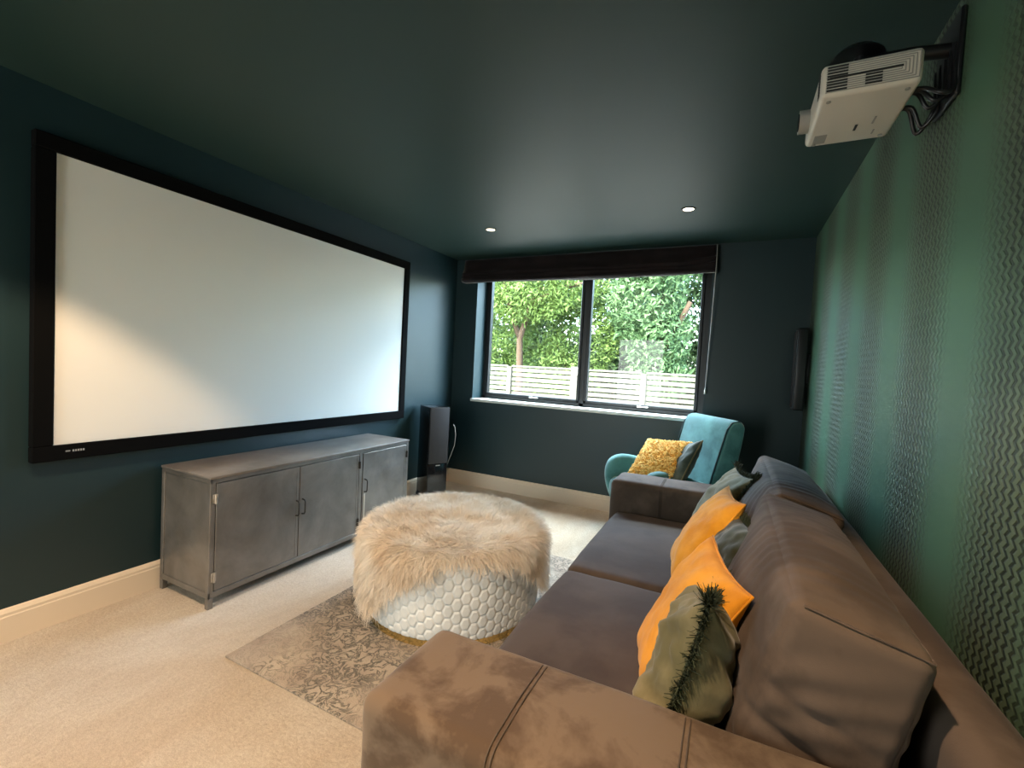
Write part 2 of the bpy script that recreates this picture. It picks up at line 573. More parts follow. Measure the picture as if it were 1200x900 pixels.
# ------------------------------------------------------------------ projector screen
ys0, ys1, zs0, zs1 = 1.022, 3.340, 0.834, 2.119
s = empty('projector_screen', (0, (ys0 + ys1) / 2, (zs0 + zs1) / 2))
tag(s, 'large black framed projector screen fixed on the dark teal left wall', 'screen')
hy, hz, fr = (ys1 - ys0) / 2, (zs1 - zs0) / 2, 0.07
bm = bmesh.new()
vs = []
for (a, b) in ((hy, hz), (hy + fr, hz + fr)):
    for z in (0.03, 0.042):
        pass
bm_box(bm, (0.002, -hy - fr, hz), (0.042, hy + fr, hz + fr), 0.004, 1)
bm_box(bm, (0.002, -hy - fr, -hz - fr), (0.042, hy + fr, -hz), 0.004, 1)
bm_box(bm, (0.002, -hy - fr, -hz), (0.042, -hy, hz), 0.004, 1)
bm_box(bm, (0.002, hy, -hz), (0.042, hy + fr, hz), 0.004, 1)
from_bm('screen_frame', bm, BLACK, s)
box('screen_surface', (0.012, -hy - 0.01, -hz - 0.01), (0.030, hy + 0.01, hz + 0.01), SCREEN, s)
bm = bmesh.new()
zc = -hz - 0.030
for a, b, h in ((0.06, 0.076, 0.005), (0.084, 0.09, 0.009), (0.093, 0.099, 0.009), (0.102, 0.108, 0.009), (0.111, 0.117, 0.009), (0.120, 0.126, 0.009)):
    bm_box(bm, (0.042, -hy + a - 0.02, zc - h / 2), (0.0432, -hy + b - 0.02, zc + h / 2))
lg = from_bm('maker_badge', bm, LOGO, s)
lg['label'] = 'tiny silver badge'

# ------------------------------------------------------------------ sideboard
cx1, cy0, cy1, ch = 0.4665, 1.4525, 2.9633, 0.671
cab = empty('metal_sideboard', (0.25, (cy0 + cy1) / 2, 0))
tag(cab, 'low gunmetal sideboard with three plain doors standing under the projector screen', 'cabinet')
ox, oy = 0.25, (cy0 + cy1) / 2
X0, X1, Ya, Yb = 0.035 - ox, cx1 - ox, cy0 - oy, cy1 - oy
fz0 = 0.055
bm = bmesh.new()
bm_box(bm, (X0 + 0.006, Ya + 0.006, fz0 + 0.01), (X1 - 0.012, Yb - 0.006, ch - 0.016))
from_bm('body', bm, GUN, cab)
bm = bmesh.new()
e = 0.026
for (ya, yb) in ((Ya, Ya + e), (Yb - e, Yb)):          # corner uprights
    for (xa, xb) in ((X0, X0 + e), (X1 - e, X1)):
        bm_box(bm, (xa, ya, fz0), (xb, yb, ch - 0.012), 0.002, 1)
bm_box(bm, (X1 - e, Ya, fz0), (X1 - 0.001, Yb, fz0 + 0.03), 0.002, 1)
bm_box(bm, (X1 - e, Ya, ch - 0.034), (X1 - 0.001, Yb, ch - 0.012), 0.002, 1)
for ya in (Ya, Yb - 0.012):
    bm_box(bm, (X0, ya, fz0), (X1, ya + 0.012, fz0 + 0.03), 0.002, 1)
    bm_box(bm, (X0, ya, ch - 0.034), (X1, ya + 0.012, ch - 0.012), 0.002, 1)
yd2 = 2.455 - oy
bm_box(bm, (X1 - e, yd2 - 0.014, fz0), (X1, yd2 + 0.016, ch - 0.012), 0.002, 1)
from_bm('frame', bm, GUN, cab)
box('top', (X0 - 0.004, Ya - 0.004, ch - 0.012), (X1 + 0.004, Yb + 0.004, ch), GUNTOP, cab, bevel=0.003)
for (xa, ya) in ((X0, Ya), (X0, Yb - e), (X1 - e, Ya), (X1 - e, Yb - e)):
    bm = bmesh.new()
    bm_box(bm, (xa, ya, 0.0), (xa + e, ya + e, fz0), 0.002, 1)
    from_bm('leg', bm, DARKSTEEL if False else GUN, cab)
doors = [(Ya + e + 0.003, 1.962 - oy, 'L'), (1.966 - oy, yd2 - 0.018, 'R'), (yd2 + 0.020, Yb - e - 0.003, 'R')]
for i, (a, b, hs) in enumerate(doors):
    bm = bmesh.new()
    z0, z1 = fz0 + 0.034, ch - 0.038
    bm_box(bm, (X1 - 0.014, a, z0), (X1 + 0.002, b, z1), 0.002, 1)
    # folded edge line down the free side
    ed = b - 0.020 if hs == 'L' else b - 0.020
    if i != 1:
        bm_box(bm, (X1 + 0.0005, ed, z0 + 0.01), (X1 + 0.0035, ed + 0.0035, z1 - 0.03), 0.0005, 1)
    else:
        bm_box(bm, (X1 + 0.0005, ed, z0 + 0.01), (X1 + 0.0035, ed + 0.0035, z1 - 0.02), 0.0005, 1)
    d = from_bm('door', bm, GUN, cab)
    hy_ = b - 0.018 if hs == 'L' else a + 0.02
    hz0, hz1 = 0.345, 0.435
    if i == 2: hz0, hz1 = 0.36, 0.45
    pts = [(X1, hy_, hz0), (X1 + 0.022, hy_, hz0 + 0.004), (X1 + 0.027, hy_, hz0 + 0.014), (X1 + 0.027, hy_, hz1 - 0.014), (X1 + 0.022, hy_, hz1 - 0.004), (X1, hy_, hz1)]
    tube('handle', pts, 0.0045, DARKSTEEL, d)
    hx = a - 0.004 if hs == 'L' else b + 0.004
    for hz_ in (0.16, 0.56):
        bm = bmesh.new()
        bm_cyl(bm, (X1 + 0.006, hx, hz_), (0, 0, 1), 0.006, 0.05, 12)
        bm_box(bm, (X1 - 0.001, hx - 0.012, hz_ - 0.022), (X1 + 0.003, hx + 0.012, hz_ + 0.022), 0.001, 1)
        hg = from_bm('hinge', bm, STEEL if i == 0 else DARKSTEEL, d, angle=40)
    if i == 2:
        box('latch_plate', (X1 + 0.001, a + 0.014, 0.16), (X1 + 0.005, a + 0.026, 0.345), STEEL, d, bevel=0.001, seg=1)

# ------------------------------------------------------------------ tower speaker (front normal at -30 deg)
spk = empty('tower_speaker', (0.1995, 3.6625, 0), math.radians(-30))
tag(spk, 'tall black floor speaker with a charcoal grille standing in the corner below the window', 'speaker')
D2, Wd, Hs = 0.125, 0.098, 0.875
box('cabinet', (-D2, -Wd, 0.03), (D2 - 0.012, Wd, Hs), BLACK_GLOSS, spk, bevel=0.004)
box('plinth', (-D2 - 0.004, -Wd - 0.004, 0.0), (D2, Wd + 0.004, 0.03), BLACK_PLASTIC, spk, bevel=0.003)
box('grille', (D2 - 0.012, -Wd + 0.002, 0.345), (D2 + 0.006, Wd - 0.002, Hs - 0.004), GRILLE, spk, bevel=0.005)
box('front_panel', (D2 - 0.012, -Wd + 0.002, 0.03), (D2, Wd - 0.002, 0.342), BLACK_GLOSS, spk, bevel=0.002)
box('badge', (D2, -0.022, 0.322), (D2 + 0.002, 0.022, 0.331), LOGO, spk)
bm = bmesh.new()
bm_tube(bm, [(0.378, 3.79, 0.70), (0.39, 3.80, 0.68), (0.40, 3.805, 0.60), (0.395, 3.80, 0.50), (0.37, 3.78, 0.40), (0.33, 3.79, 0.31), (0.28, 3.80, 0.27), (0.2, 3.80, 0.26)], 0.003, 6)
cb = from_bm('speaker_cable', bm, CORD, smooth=True)
cb.location = (-0.03, -0.02, 0.0)
tag(cb, 'thin pale cable looping behind the tower speaker', 'cable')

# ------------------------------------------------------------------ small wall speaker, right far corner
ws = empty('wall_speaker', (W, 4.10, 1.38))
tag(ws, 'slim black speaker mounted high on the wallpapered wall at its far corner', 'speaker')
bm = bmesh.new()
bm_box(bm, (-0.095, -0.075, -0.30), (-0.022, 0.075, 0.31), 0.012, 3)
from_bm('enclosure', bm, BLACK_PLASTIC, ws, angle=40)
box('grille', (-0.101, -0.062, -0.28), (-0.093, 0.062, 0.29), GRILLE, ws, bevel=0.003)
box('wall_bracket', (-0.024, -0.03, -0.10), (-0.001, 0.03, 0.12), BLACK_PLASTIC, ws, bevel=0.003)

# ------------------------------------------------------------------ roman blind
bl = empty('roman_blind', (0, L, 0))
tag(bl, 'dark brown roman blind gathered up in folds above the window', 'blind')
bx0, bx1 = 0.125, 2.565
nx, prof = 60, []
# cross-section (out from wall, z) going down the front and back up behind
zt, zb = 2.385, 2.150
P = [(-0.035, zt), (-0.050, zt - 0.01), (-0.055, zt - 0.06), (-0.06, zt - 0.10), (-0.085, zt - 0.135), (-0.094, zt - 0.150), (-0.080, zt - 0.160),
     (-0.092, zt - 0.172), (-0.103, zt - 0.186), (-0.088, zt - 0.196), (-0.100, zt - 0.208), (-0.110, zt - 0.222), (-0.098, zt - 0.233), (-0.085, zt - 0.240), (-0.02, zt - 0.236), (-0.012, zt - 0.15), (-0.012, zt)]
vs, fs = [], []
for i in range(nx + 1):
    t = i / nx
    xx = bx0 + (bx1 - bx0) * t
    for j, (o, z) in enumerate(P):
        w = 0.0
        if 3 < j < 15:
            w = 0.006 * math.sin(t * 9 + j * 1.3) + 0.004 * math.sin(t * 23 + j * 2.1)
            sag = 0.012 * math.sin(math.pi * t) * ((j - 3) / 11 if j < 12 else 0.6)
            gather = 0.03 * max(0, (t - 0.86) / 0.14) ** 2 * (1 if j < 10 else 0)
        else:
            sag = 0; gather = 0
        vs.append((xx, o - w * 0.8, z - sag + gather + w * 0.6))
k = len(P)
for i in range(nx):
    for j in range(k):
        fs.append((i * k + j, (i + 1) * k + j, (i + 1) * k + (j + 1) % k, i * k + (j + 1) % k))
fs.append(tuple(range(k))); fs.append(tuple(range(nx * k, nx * k + k))[::-1])
raw('blind_cloth', vs, fs, BLIND, bl, smooth=True)
tube('pull_cord', [(2.556, -0.075, 2.37), (2.560, -0.105, 2.30), (2.560, -0.11, 2.15), (2.553, -0.08, 1.8), (2.545, -0.05, 1.45), (2.54, -0.045, 1.20)], 0.0035, CORD, bl, 6)
bm = bmesh.new()
bm_tube(bm, [(2.54, -0.045, 1.20), (2.54, -0.045, 1.18), (2.54, -0.045, 1.15)], [0.003, 0.008, 0.009], 10)
from_bm('cord_toggle', bm, STEEL, bl, angle=40)

def open_spline(ctrl, per=6):
    c = [Vector(p) for p in ctrl]
    c = [c[0] * 2 - c[1]] + c + [c[-1] * 2 - c[-2]]
    out = []
    for i in range(1, len(c) - 2):
        for j in range(per):
            t = j / per
            a, b, d, e = c[i - 1], c[i], c[i + 1], c[i + 2]
            out.append(0.5 * ((2 * b) + (d - a) * t + (2 * a - 5 * b + 4 * d - e) * t * t + (3 * b - a - 3 * d + e) * t ** 3))
    out.append(c[-2])
    return out


# ------------------------------------------------------------------ projector
pj = empty('ceiling_projector', (3.022, 1.848, 2.115))
tag(pj, 'off-white video projector on a dark bracket high beside the wallpapered wall', 'projector')
dx, dy, dz = 0.115, 0.159, 0.093
bm = bmesh.new()
bm_box(bm, (-dx, -dy, 0), (dx, dy, dz), 0.014, 4)
from_bm('casing', bm, PROJ, pj, angle=40)
# stepped louvre rings around the near side
bm = bmesh.new()
for k in range(7):
    t = k * 0.0058
    y = -dy - 0.0015
    xa, xb, za, zb_ = -dx + 0.012, dx - 0.010 - t * 1.3, 0.012 + t, dz - 0.012 - t
    if zb_ - za < 0.01: continue
    g = 0.0012
    bm_box(bm, (xa, y, zb_ - g), (xb, y + 0.004, zb_ + g))
    bm_box(bm, (xa, y, za - g), (xb, y + 0.004, za + g))
    bm_box(bm, (xb - g, y, za), (xb + g, y + 0.004, zb_))
from_bm('side_louvres', bm, PROJG, pj)
bm = bmesh.new()
for k in range(9):
    z = 0.014 + k * 0.008
    bm_box(bm, (-dx + 0.014, -dy - 0.0024, z), (-dx + 0.062, -dy + 0.004, z + 0.0042))
    bm_box(bm, (-dx - 0.0015, -dy + 0.016, z), (-dx + 0.004, -dy + 0.045, z + 0.0042))
for k in range(4):
    z = 0.016 + k * 0.008
    bm_box(bm, (-0.012, -dy - 0.0024, z), (0.026, -dy + 0.004, z + 0.0045))
bm_box(bm, (-dx + 0.02, -dy - 0.0026, 0.047), (0.07, -dy + 0.004, 0.052))
vt = from_bm('vent_slots', bm, VENT, pj)
# lens
bm = bmesh.new()
bm_cyl(bm, (-dx - 0.012, 0.075, 0.052), (1, 0, 0), 0.036, 0.034, 32)
from_bm('lens_barrel', bm, PROJG, pj, angle=40)
bm = bmesh.new()
bm_cyl(bm, (-dx - 0.030, 0.075, 0.052), (1, 0, 0), 0.027, 0.003, 32)
from_bm('lens_glass', bm, BLACK_GLOSS, pj, angle=40)
# underside details
bm = bmesh.new()
mt = Matrix.Translation((0.015, 0.055, 0)) @ Matrix.Rotation(math.radians(8), 4, 'Z')
bm_box(bm, (-0.018, -0.0035, -0.0015), (0.018, 0.0035, 0.002), 0, 1, Matrix.Translation((0.01, 0.055, 0)) @ Matrix.Rotation(math.radians(90), 4, 'Z'))
from_bm('foot_slot', bm, VENT, pj)
bm = bmesh.new()
bm_box(bm, (-0.095, 0.075, -0.0012), (-0.060, 0.135, 0.002), 0.001, 1)
from_bm('underside_panel', bm, PROJG, pj)
bm = bmesh.new()
bm_box(bm, (0.048, 0.0, -0.0012), (0.054, 0.045, 0.002), 0.001, 1)
from_bm('release_tab', bm, PROJG, pj)
bm = bmesh.new()
bm_box(bm, (0.062, 0.085, -0.0012), (0.067, 0.115, 0.002), 0.001, 1)
from_bm('release_tab', bm, PROJG, pj)
for (a, b) in ((-0.09, -0.13), (0.09, -0.13), (0.09, 0.13), (-0.09, 0.14)):
    bm = bmesh.new()
    bm_cyl(bm, (a, b, -0.0008), (0, 0, 1), 0.006, 0.004, 16)
    from_bm('screw_pad', bm, PROJG, pj, angle=40)
bm = bmesh.new()
# bracket: plate above, arm to the wall, wall plate and cables
bm_box(bm, (-0.05, -0.06, dz), (0.06, 0.08, dz + 0.012), 0.003, 1)
bm_cyl(bm, (0.0, 0.0, dz + 0.05), (0, 0, 1), 0.018, 0.09, 20)
bm_cyl(bm, (-0.01, 0.0, dz + 0.10), (0, 0, 1), 0.07, 0.02, 28, 0.05)
bm_tube(bm, [(0.0, 0, dz + 0.07), (0.12, 0.0, dz + 0.07), (W - 3.022 - 0.012, 0.0, dz + 0.06)], 0.02, 12)
bm_box(bm, (W - 3.022 - 0.014, -0.07, dz - 0.10), (W - 3.022 - 0.001, 0.09, dz + 0.14), 0.004, 1)
from_bm('mount_bracket', bm, BLACK_PLASTIC, pj, angle=40)
bm = bmesh.new()
WXl = W - 3.022 - 0.006
for k in range(5):
    y = -0.06 + 0.035 * k
    z0 = 0.03 + 0.012 * (k % 3)
    cpts = [(dx - 0.004, y, z0), (dx + 0.03, y - 0.004, z0 - 0.004), (dx + 0.06, y - 0.02 + 0.01 * k, z0 - 0.03 - 0.01 * k), (WXl - 0.012, y - 0.01, z0 - 0.02), (WXl - 0.008, y, z0 + 0.05), (WXl - 0.006, y + 0.01, dz + 0.05)]
    bm_tube(bm, open_spline(cpts), 0.006, 8)
from_bm('cable_bundle', bm, BLACK_PLASTIC, pj, smooth=True)

# ------------------------------------------------------------------ rug
x = M('mottled_rug', (0.3, 0.27, 0.22), 0.95)
v = x.coord()
n1 = x.noise(17, 3, v, 0.55, 2.0)
sc = x.ramp(n1, [(0.44, (0, 0, 0)), (0.49, (1, 1, 1)), (0.52, (1, 1, 1)), (0.57, (0, 0, 0))])
msk = x.ramp(x.noise(2.6, 3, v, 0.6), [(0.40, (0, 0, 0)), (0.55, (1, 1, 1))])
base = x.ramp(x.noise(5, 4, v), [(0.3, (0.36, 0.29, 0.235)), (0.7, (0.52, 0.45, 0.37))])
mk = x.math('MULTIPLY', sc, x.math('MULTIPLY_ADD', msk, 0.7, 0.3))
cc = x.mix(x.math('MULTIPLY', mk, 0.85), base, (0.13, 0.13, 0.115, 1))
fn = x.noise(300, 2, v)
x.col(x.mix(1.0, cc, x.ramp(fn, [(0.3, (0.75, 0.75, 0.75)), (0.6, (1, 1, 1))]), 'MULTIPLY'))
x.bump(x.math('ADD', x.math('MULTIPLY', mk, -1.0), x.math('MULTIPLY', fn, 0.5)), 0.8, 0.01)
RUG = x.m
rug = box('area_rug', (0.885, 1.285, 0.0), (2.10, 3.02, 0.010), RUG, bevel=0.003)
tag(rug, 'flat grey beige rug with a mottled swirl pattern under the round pouf', 'rug')

# ------------------------------------------------------------------ pouf with hexagon quilting
PC = Vector((1.435, 2.185, 0.010))
PR, PH = 0.462, 0.415
pf = empty('round_pouf', PC)
tag(pf, 'round pale grey hexagon quilted pouf with a brass base ring on the rug', 'pouf')
NT, NZ = 720, 130
th = np.linspace(0, 2 * np.pi, NT, endpoint=False)
zz_ = np.linspace(0.035, PH - 0.0, NZ)
TT, ZZ = np.meshgrid(th, zz_)
ncol = 72                                # columns of hexagons around (even)
cw = 2 * np.pi * PR / ncol               # column spacing
hh = 0.060                               # hexagon height
U = TT / (2 * np.pi) * ncol              # in column units
V_ = ZZ / hh
best = np.full(TT.shape, 9.0)
second = np.full(TT.shape, 9.0)
c0 = np.floor(U)
for dc in (-1, 0, 1, 2):
    c = c0 + dc
    off = np.where(np.mod(c, 2) == 0, 0.0, 0.5)
    rbase = np.floor(V_ - off)
    for dr in (0, 1):
        r_ = rbase + dr
        ddx = (U - c) * cw * 1.29
        ddz = (V_ - off - r_) * hh
        d = np.sqrt(ddx ** 2 + ddz ** 2)
        nb = np.minimum(best, d)
        second = np.where(d < best, best, np.minimum(second, d))
        best = nb
edge = np.clip((second - best) / 0.020, 0, 1)
disp = 0.008 * (1 - (1 - edge) ** 2.2)
tz = (ZZ - 0.035) / (PH - 0.035)
rad = PR - 0.016 + 0.016 * np.sin(np.clip(tz, 0, 1) * np.pi) ** 0.5
# rounded shoulders
sh = np.clip((tz - 0.88) / 0.12, 0, 1)
rad = rad - 0.035 * sh ** 2
fade = 1 - sh
R_ = rad + disp * fade
V = np.stack([R_ * np.cos(TT), R_ * np.sin(TT), ZZ], -1).reshape(-1, 3)
idx = np.arange(NT * NZ).reshape(NZ, NT)
F = np.stack([idx[:-1], np.roll(idx, -1, 1)[:-1], np.roll(idx, -1, 1)[1:], idx[1:]], -1).reshape(-1, 4)
# caps as radial rings
rs = np.linspace(rad[-1, 0], 0.0, 8)[1:]
Vc = [V]; Fc = [F]
prev = idx[-1]; base_i = len(V)
for q, r_ in enumerate(rs[:-1]):
    Vc.append(np.stack([r_ * np.cos(th), r_ * np.sin(th), np.full(NT, PH + 0.006 * (1 - (r_ / PR) ** 2))], -1))
    cur = np.arange(base_i, base_i + NT); base_i += NT
    Fc.append(np.stack([prev, np.roll(prev, -1), np.roll(cur, -1), cur], -1)); prev = cur
np_mesh('quilted_body', np.concatenate(Vc), np.concatenate(Fc), HEX, pf)
bm = bmesh.new()
bm_tube(bm, [(0, 0, 0.0), (0, 0, 0.001), (0, 0, 0.033), (0, 0, 0.034)], [PR - 0.014, PR - 0.012, PR - 0.012, PR - 0.014], 96)
from_bm('base_ring', bm, BRASS, pf, angle=40)

# fur throw: hide draped over the pouf plus strands of pile
def drop(rel):
    xs_ = [-180, -130, -95, -75, -62, -50, -36, -24, -12, 0, 20, 36, 50, 62, 75, 90, 130, 180]
    ds_ = [0.12, 0.18, 0.17, 0.19, 0.23, 0.24, 0.13, 0.02, -0.02, -0.04, -0.04, -0.015, 0.06, 0.13, 0.19, 0.18, 0.14, 0.12]
    return np.interp(rel, xs_, ds_)


RT, ZT, RC = PR + 0.010, PH + 0.016, 0.055
def drape(theta, sarc, lift=0.0):
    flat = RT - RC
    q = np.clip((sarc - flat) / RC, 0, math.pi / 2)
    down = np.clip(sarc - flat - RC * math.pi / 2, 0, None)
    rad_ = np.where(sarc < flat, sarc, flat + (RC + lift) * np.sin(q))
    zed = np.where(sarc < flat, ZT + lift, ZT - RC + (RC + lift) * np.cos(q) - down)
    rad_ = rad_ + np.where(down > 0, 0.012 * np.clip(down / 0.2, 0, 1), 0)
    return rad_, zed, q


camdir = math.degrees(math.atan2(0.126 - PC.y, 2.73 - PC.x))
def smax(theta):
    rel = (np.degrees(theta) - camdir + 180) % 360 - 180
    return RT - RC + RC * math.pi / 2 + drop(rel) + 0.012 * np.sin(theta * 9 + 1) + 0.008 * np.sin(theta * 23)


fr_root = empty('fur_throw', (PC.x, PC.y, PC.z + PH))
tag(fr_root, 'shaggy cream fur throw spread over the top of the round pouf', 'throw')
nt_, ns_ = 180, 40
th2 = np.linspace(0, 2 * np.pi, nt_, endpoint=False)
ss = np.linspace(0.02, 1, ns_)
TH, SS = np.meshgrid(th2, ss)
SA = SS * (smax(TH) - 0.012)
ra, ze, _ = drape(TH, SA)
V = np.stack([(ra - 0.003) * np.cos(TH), (ra - 0.003) * np.sin(TH), ze - PH - 0.004], -1).reshape(-1, 3)
idx = np.arange(nt_ * ns_).reshape(ns_, nt_)
F = np.stack([idx[:-1], np.roll(idx, -1, 1)[:-1], np.roll(idx, -1, 1)[1:], idx[1:]], -1).reshape(-1, 4)
np_mesh('hide', V, F, FUR, fr_root)
NS = 90000
ncl = 3400
cth = rng.uniform(0, 2 * np.pi, ncl)
csf = np.sqrt(rng.uniform(0, 1, ncl))
csa = csf * smax(cth)
which = rng.integers(0, ncl, NS)
r0, z0, _ = drape(cth[which], csa[which])
jx = rng.normal(0, 0.014, NS) / np.maximum(r0, 0.08)
sth = cth[which] + jx
ssa = np.clip(csa[which] + rng.normal(0, 0.014, NS), 0.005, smax(sth))
r0, z0, q0 = drape(sth, ssa)
er = np.stack([np.cos(sth), np.sin(sth), np.zeros(NS)], -1)
et = np.stack([-np.sin(sth), np.cos(sth), np.zeros(NS)], -1)
ez = np.array([0, 0, 1.0])
nrm = er * np.sin(q0)[:, None] + ez * np.cos(q0)[:, None]
tan = er * np.cos(q0)[:, None] - ez * np.sin(q0)[:, None]
cl_t = rng.normal(0, 0.75, ncl)[which]; cl_r = rng.normal(0, 0.55, ncl)[which]
edgeness = np.clip((ssa / smax(sth) - 0.6) / 0.4, 0, 1)
dirv = tan * (0.35 + 0.75 * edgeness + cl_r * 0.6 * (1 - 0.7 * edgeness))[:, None] + et * (cl_t * (1 - 0.75 * edgeness) + rng.normal(0, 0.15, NS))[:, None] + nrm * (0.62 - 0.12 * edgeness)[:, None]
dirv /= np.linalg.norm(dirv, axis=1)[:, None]
ln = rng.uniform(0.038, 0.065, NS) * (1 + 0.35 * edgeness)
P0 = np.stack([r0 * np.cos(sth), r0 * np.sin(sth), z0 - PH], -1)
bendv = -ez * 0.5 + er * 0.15
wv = np.cross(dirv, rng.normal(0, 1, (NS, 3)))
wv /= np.linalg.norm(wv, axis=1)[:, None]
curl = rng.normal(0, 0.3, ncl)[which][:, None] * et + rng.normal(0, 0.1, (NS, 1)) * tan
segs = []
for k, t in enumerate((0, 0.35, 0.7, 1.0)):
    c = P0 + dirv * (ln * t)[:, None] + (bendv * 0.45 + curl) * (ln * t * t)[:, None] * 0.9
    # keep strands from sinking below the pouf shoulder
    rad_c = np.linalg.norm(c[:, :2], axis=1)
    w_ = 0.0012 * (1 - 0.8 * t)
    segs.append(c - wv * w_); segs.append(c + wv * w_)
V = np.stack(segs, 1).reshape(-1, 3)
inside = (np.linalg.norm(V[:, :2], axis=1) < RT - 0.03)
V[inside, 2] = np.maximum(V[inside, 2], ZT - PH + 0.001)
b = np.arange(NS) * 8
F = np.concatenate([np.stack([b + 2 * k, b + 2 * k + 1, b + 2 * k + 3, b + 2 * k + 2], -1) for k in range(3)])
fp = np_mesh('fur_pile', V, F, FUR, fr_root)

# ------------------------------------------------------------------ soft shapes
def soft_box(name, size, mat, parent, mtx, r=0.05, bulge=(0, 0, 0), n=28, wr=0.0, wscale=5.0, wstretch=(1, 1, 1), seed=0, extra=None):
    """Rounded, bulged upholstery block. size full extents; mtx places it in the parent's space."""
    sx, sy, sz = (s / 2 for s in size)
    bm = bmesh.new()
    bmesh.ops.create_cube(bm, size=2)
    bmesh.ops.subdivide_edges(bm, edges=bm.edges[:], cuts=n, use_grid_fill=True)
    for v in bm.verts:
        u = v.co.copy()
        # denser sampling near the edges
        u = Vector([math.sin(c * math.pi / 2) * 0.5 + c * 0.5 for c in u])
        p = Vector((u.x * sx, u.y * sy, u.z * sz))
        q = Vector((max(-sx + r, min(sx - r, p.x)), max(-sy + r, min(sy - r, p.y)), max(-sz + r, min(sz - r, p.z))))
        d = p - q
        if d.length > 1e-9:
            p = q + d.normalized() * r
        nr = d.normalized() if d.length > 1e-9 else Vector((0, 0, 1))
        ux, uy, uz = u
        p.x += bulge[0] * u.x * (1 - uy * uy) * (1 - uz * uz)
        p.y += bulge[1] * u.y * (1 - ux * ux) * (1 - uz * uz)
        p.z += bulge[2] * u.z * (1 - ux * ux) * (1 - uy * uy)
        if wr:
            s = noise.fractal(Vector((p.x * wstretch[0] + seed, p.y * wstretch[1], p.z * wstretch[2])) * wscale, 0.8, 2.0, 3)
            p += nr * wr * s
        if extra: p = extra(p, u, nr)
        v.co = mtx @ p
    return from_bm(name, bm, mat, parent, smooth=True)


def Tm(x, y, z, rx=0, ry=0, rz=0):
    return Matrix.Translation((x, y, z)) @ Euler((math.radians(rx), math.radians(ry), math.radians(rz))).to_matrix().to_4x4()


# ------------------------------------------------------------------ sofa
SO = Vector((2.65, 1.97, 0))
sofa = empty('velvet_sofa', SO)
tag(sofa, 'two seat taupe velvet sofa with chunky arms along the wallpapered wall', 'sofa')


def S(x, y, z, **k): return Tm(x - SO.x, y - SO.y, z, **k)


XF, XB = 2.145, 3.20
AY0, AY1, BY0, BY1 = 0.785, 1.082, 2.885, 3.17
AT = 0.632
soft_box('base', (XB - XF - 0.03, BY0 - AY1 + 0.06, 0.20), SOFA, sofa, S((XF + XB) / 2 - 0.005, SO.y, 0.17), r=0.03, n=10)
ym = 1.965
for (a, b) in ((AY1 + 0.002, ym - 0.002), (ym + 0.002, BY0 - 0.002)):
    soft_box('seat_cushion', (0.80, b - a, 0.185), SOFA_SEAT, sofa, S(XF + 0.395, (a + b) / 2, 0.355), r=0.035, bulge=(0.012, 0.0, 0.022), n=34, wr=0.004, wscale=4, seed=a * 3)
for (a, b, lab) in ((AY0, AY1, 'brushed, warm lit'), (BY0, BY1, None)):
    arm = soft_box('arm', (XB - XF + 0.045, b - a, AT - 0.07), SOFA_ARM_LIT if lab else SOFA, sofa, S((XF + XB) / 2 - 0.0225, (a + b) / 2, (AT + 0.07) / 2), r=0.036, bulge=(0.012, 0.006, 0.008), n=34, wr=0.004, wscale=3, seed=a)
    for sx_ in (2.40, 2.70):
        for off in (-0.005, 0.005):
            pts = []
            X = sx_ + off - SO.x
            for (yy2, z2) in ((a - 0.004, 0.14), (a - 0.009, 0.35), (a - 0.005, AT - 0.06), (a - 0.001, AT - 0.030), (a + 0.008, AT - 0.009), (a + 0.020, AT - 0.001), (a + 0.040, AT + 0.004), ((a + b) / 2, AT + 0.009), (b - 0.035, AT + 0.003), (b - 0.008, AT - 0.013), (b + 0.004, AT - 0.05), (b + 0.007, 0.46)):
                pts.append((X, yy2 - SO.y, z2))
            tube('seam', pts, 0.0016, STITCH, arm, 6)
# back frame: a long padded roll behind the cushions
soft_box('back_frame', (0.13, BY1 - AY0 + 0.02, 0.66), SOFA, sofa, S(3.158, (AY0 + BY1) / 2, 0.41), r=0.055, bulge=(0.0, 0.01, 0.0), n=34, wr=0.003, wscale=3)


def wrinkle(amp, cy, cz, seed):
    # fine creases running round the front top corner of the near end, fading along the cushion
    def f(p, u, nr):
        d = math.hypot(p.y - cy, (p.z - cz) * 0.9 - (p.x + 0.125) * 0.5)
        s = math.sin(2 * math.pi * d / 0.052 + 2.2 * noise.noise(p * 5.0 + Vector((seed, 0, 0))))
        k = max(0.0, noise.noise(p * 4.1 + Vector((7, seed, 3))) * 1.3 + 0.55) * min(1.0, d / 0.10) * math.exp(-d / 0.75)
        edge = min(1.0, (1 - max(abs(u.x), abs(u.z)) if abs(u.y) > 0.98 else 1.0) * 6)
        # deep horizontal folds on the end panel
        e = 0.0
        if u.y < -0.9:
            for (z0, h) in ((-0.02, 0.010), (-0.10, 0.012), (0.06, 0.006)):
                zz2 = z0 - 0.18 * (p.x + 0.1) + 0.02 * noise.noise(Vector((p.x * 9, z0 * 40, seed)))
                e -= h * math.exp(-((p.z - zz2) / 0.012) ** 2) * max(0.0, 1 - ((p.x + 0.03) / 0.12) ** 2)
        return p + nr * (amp * s * k * edge + e)
    return f


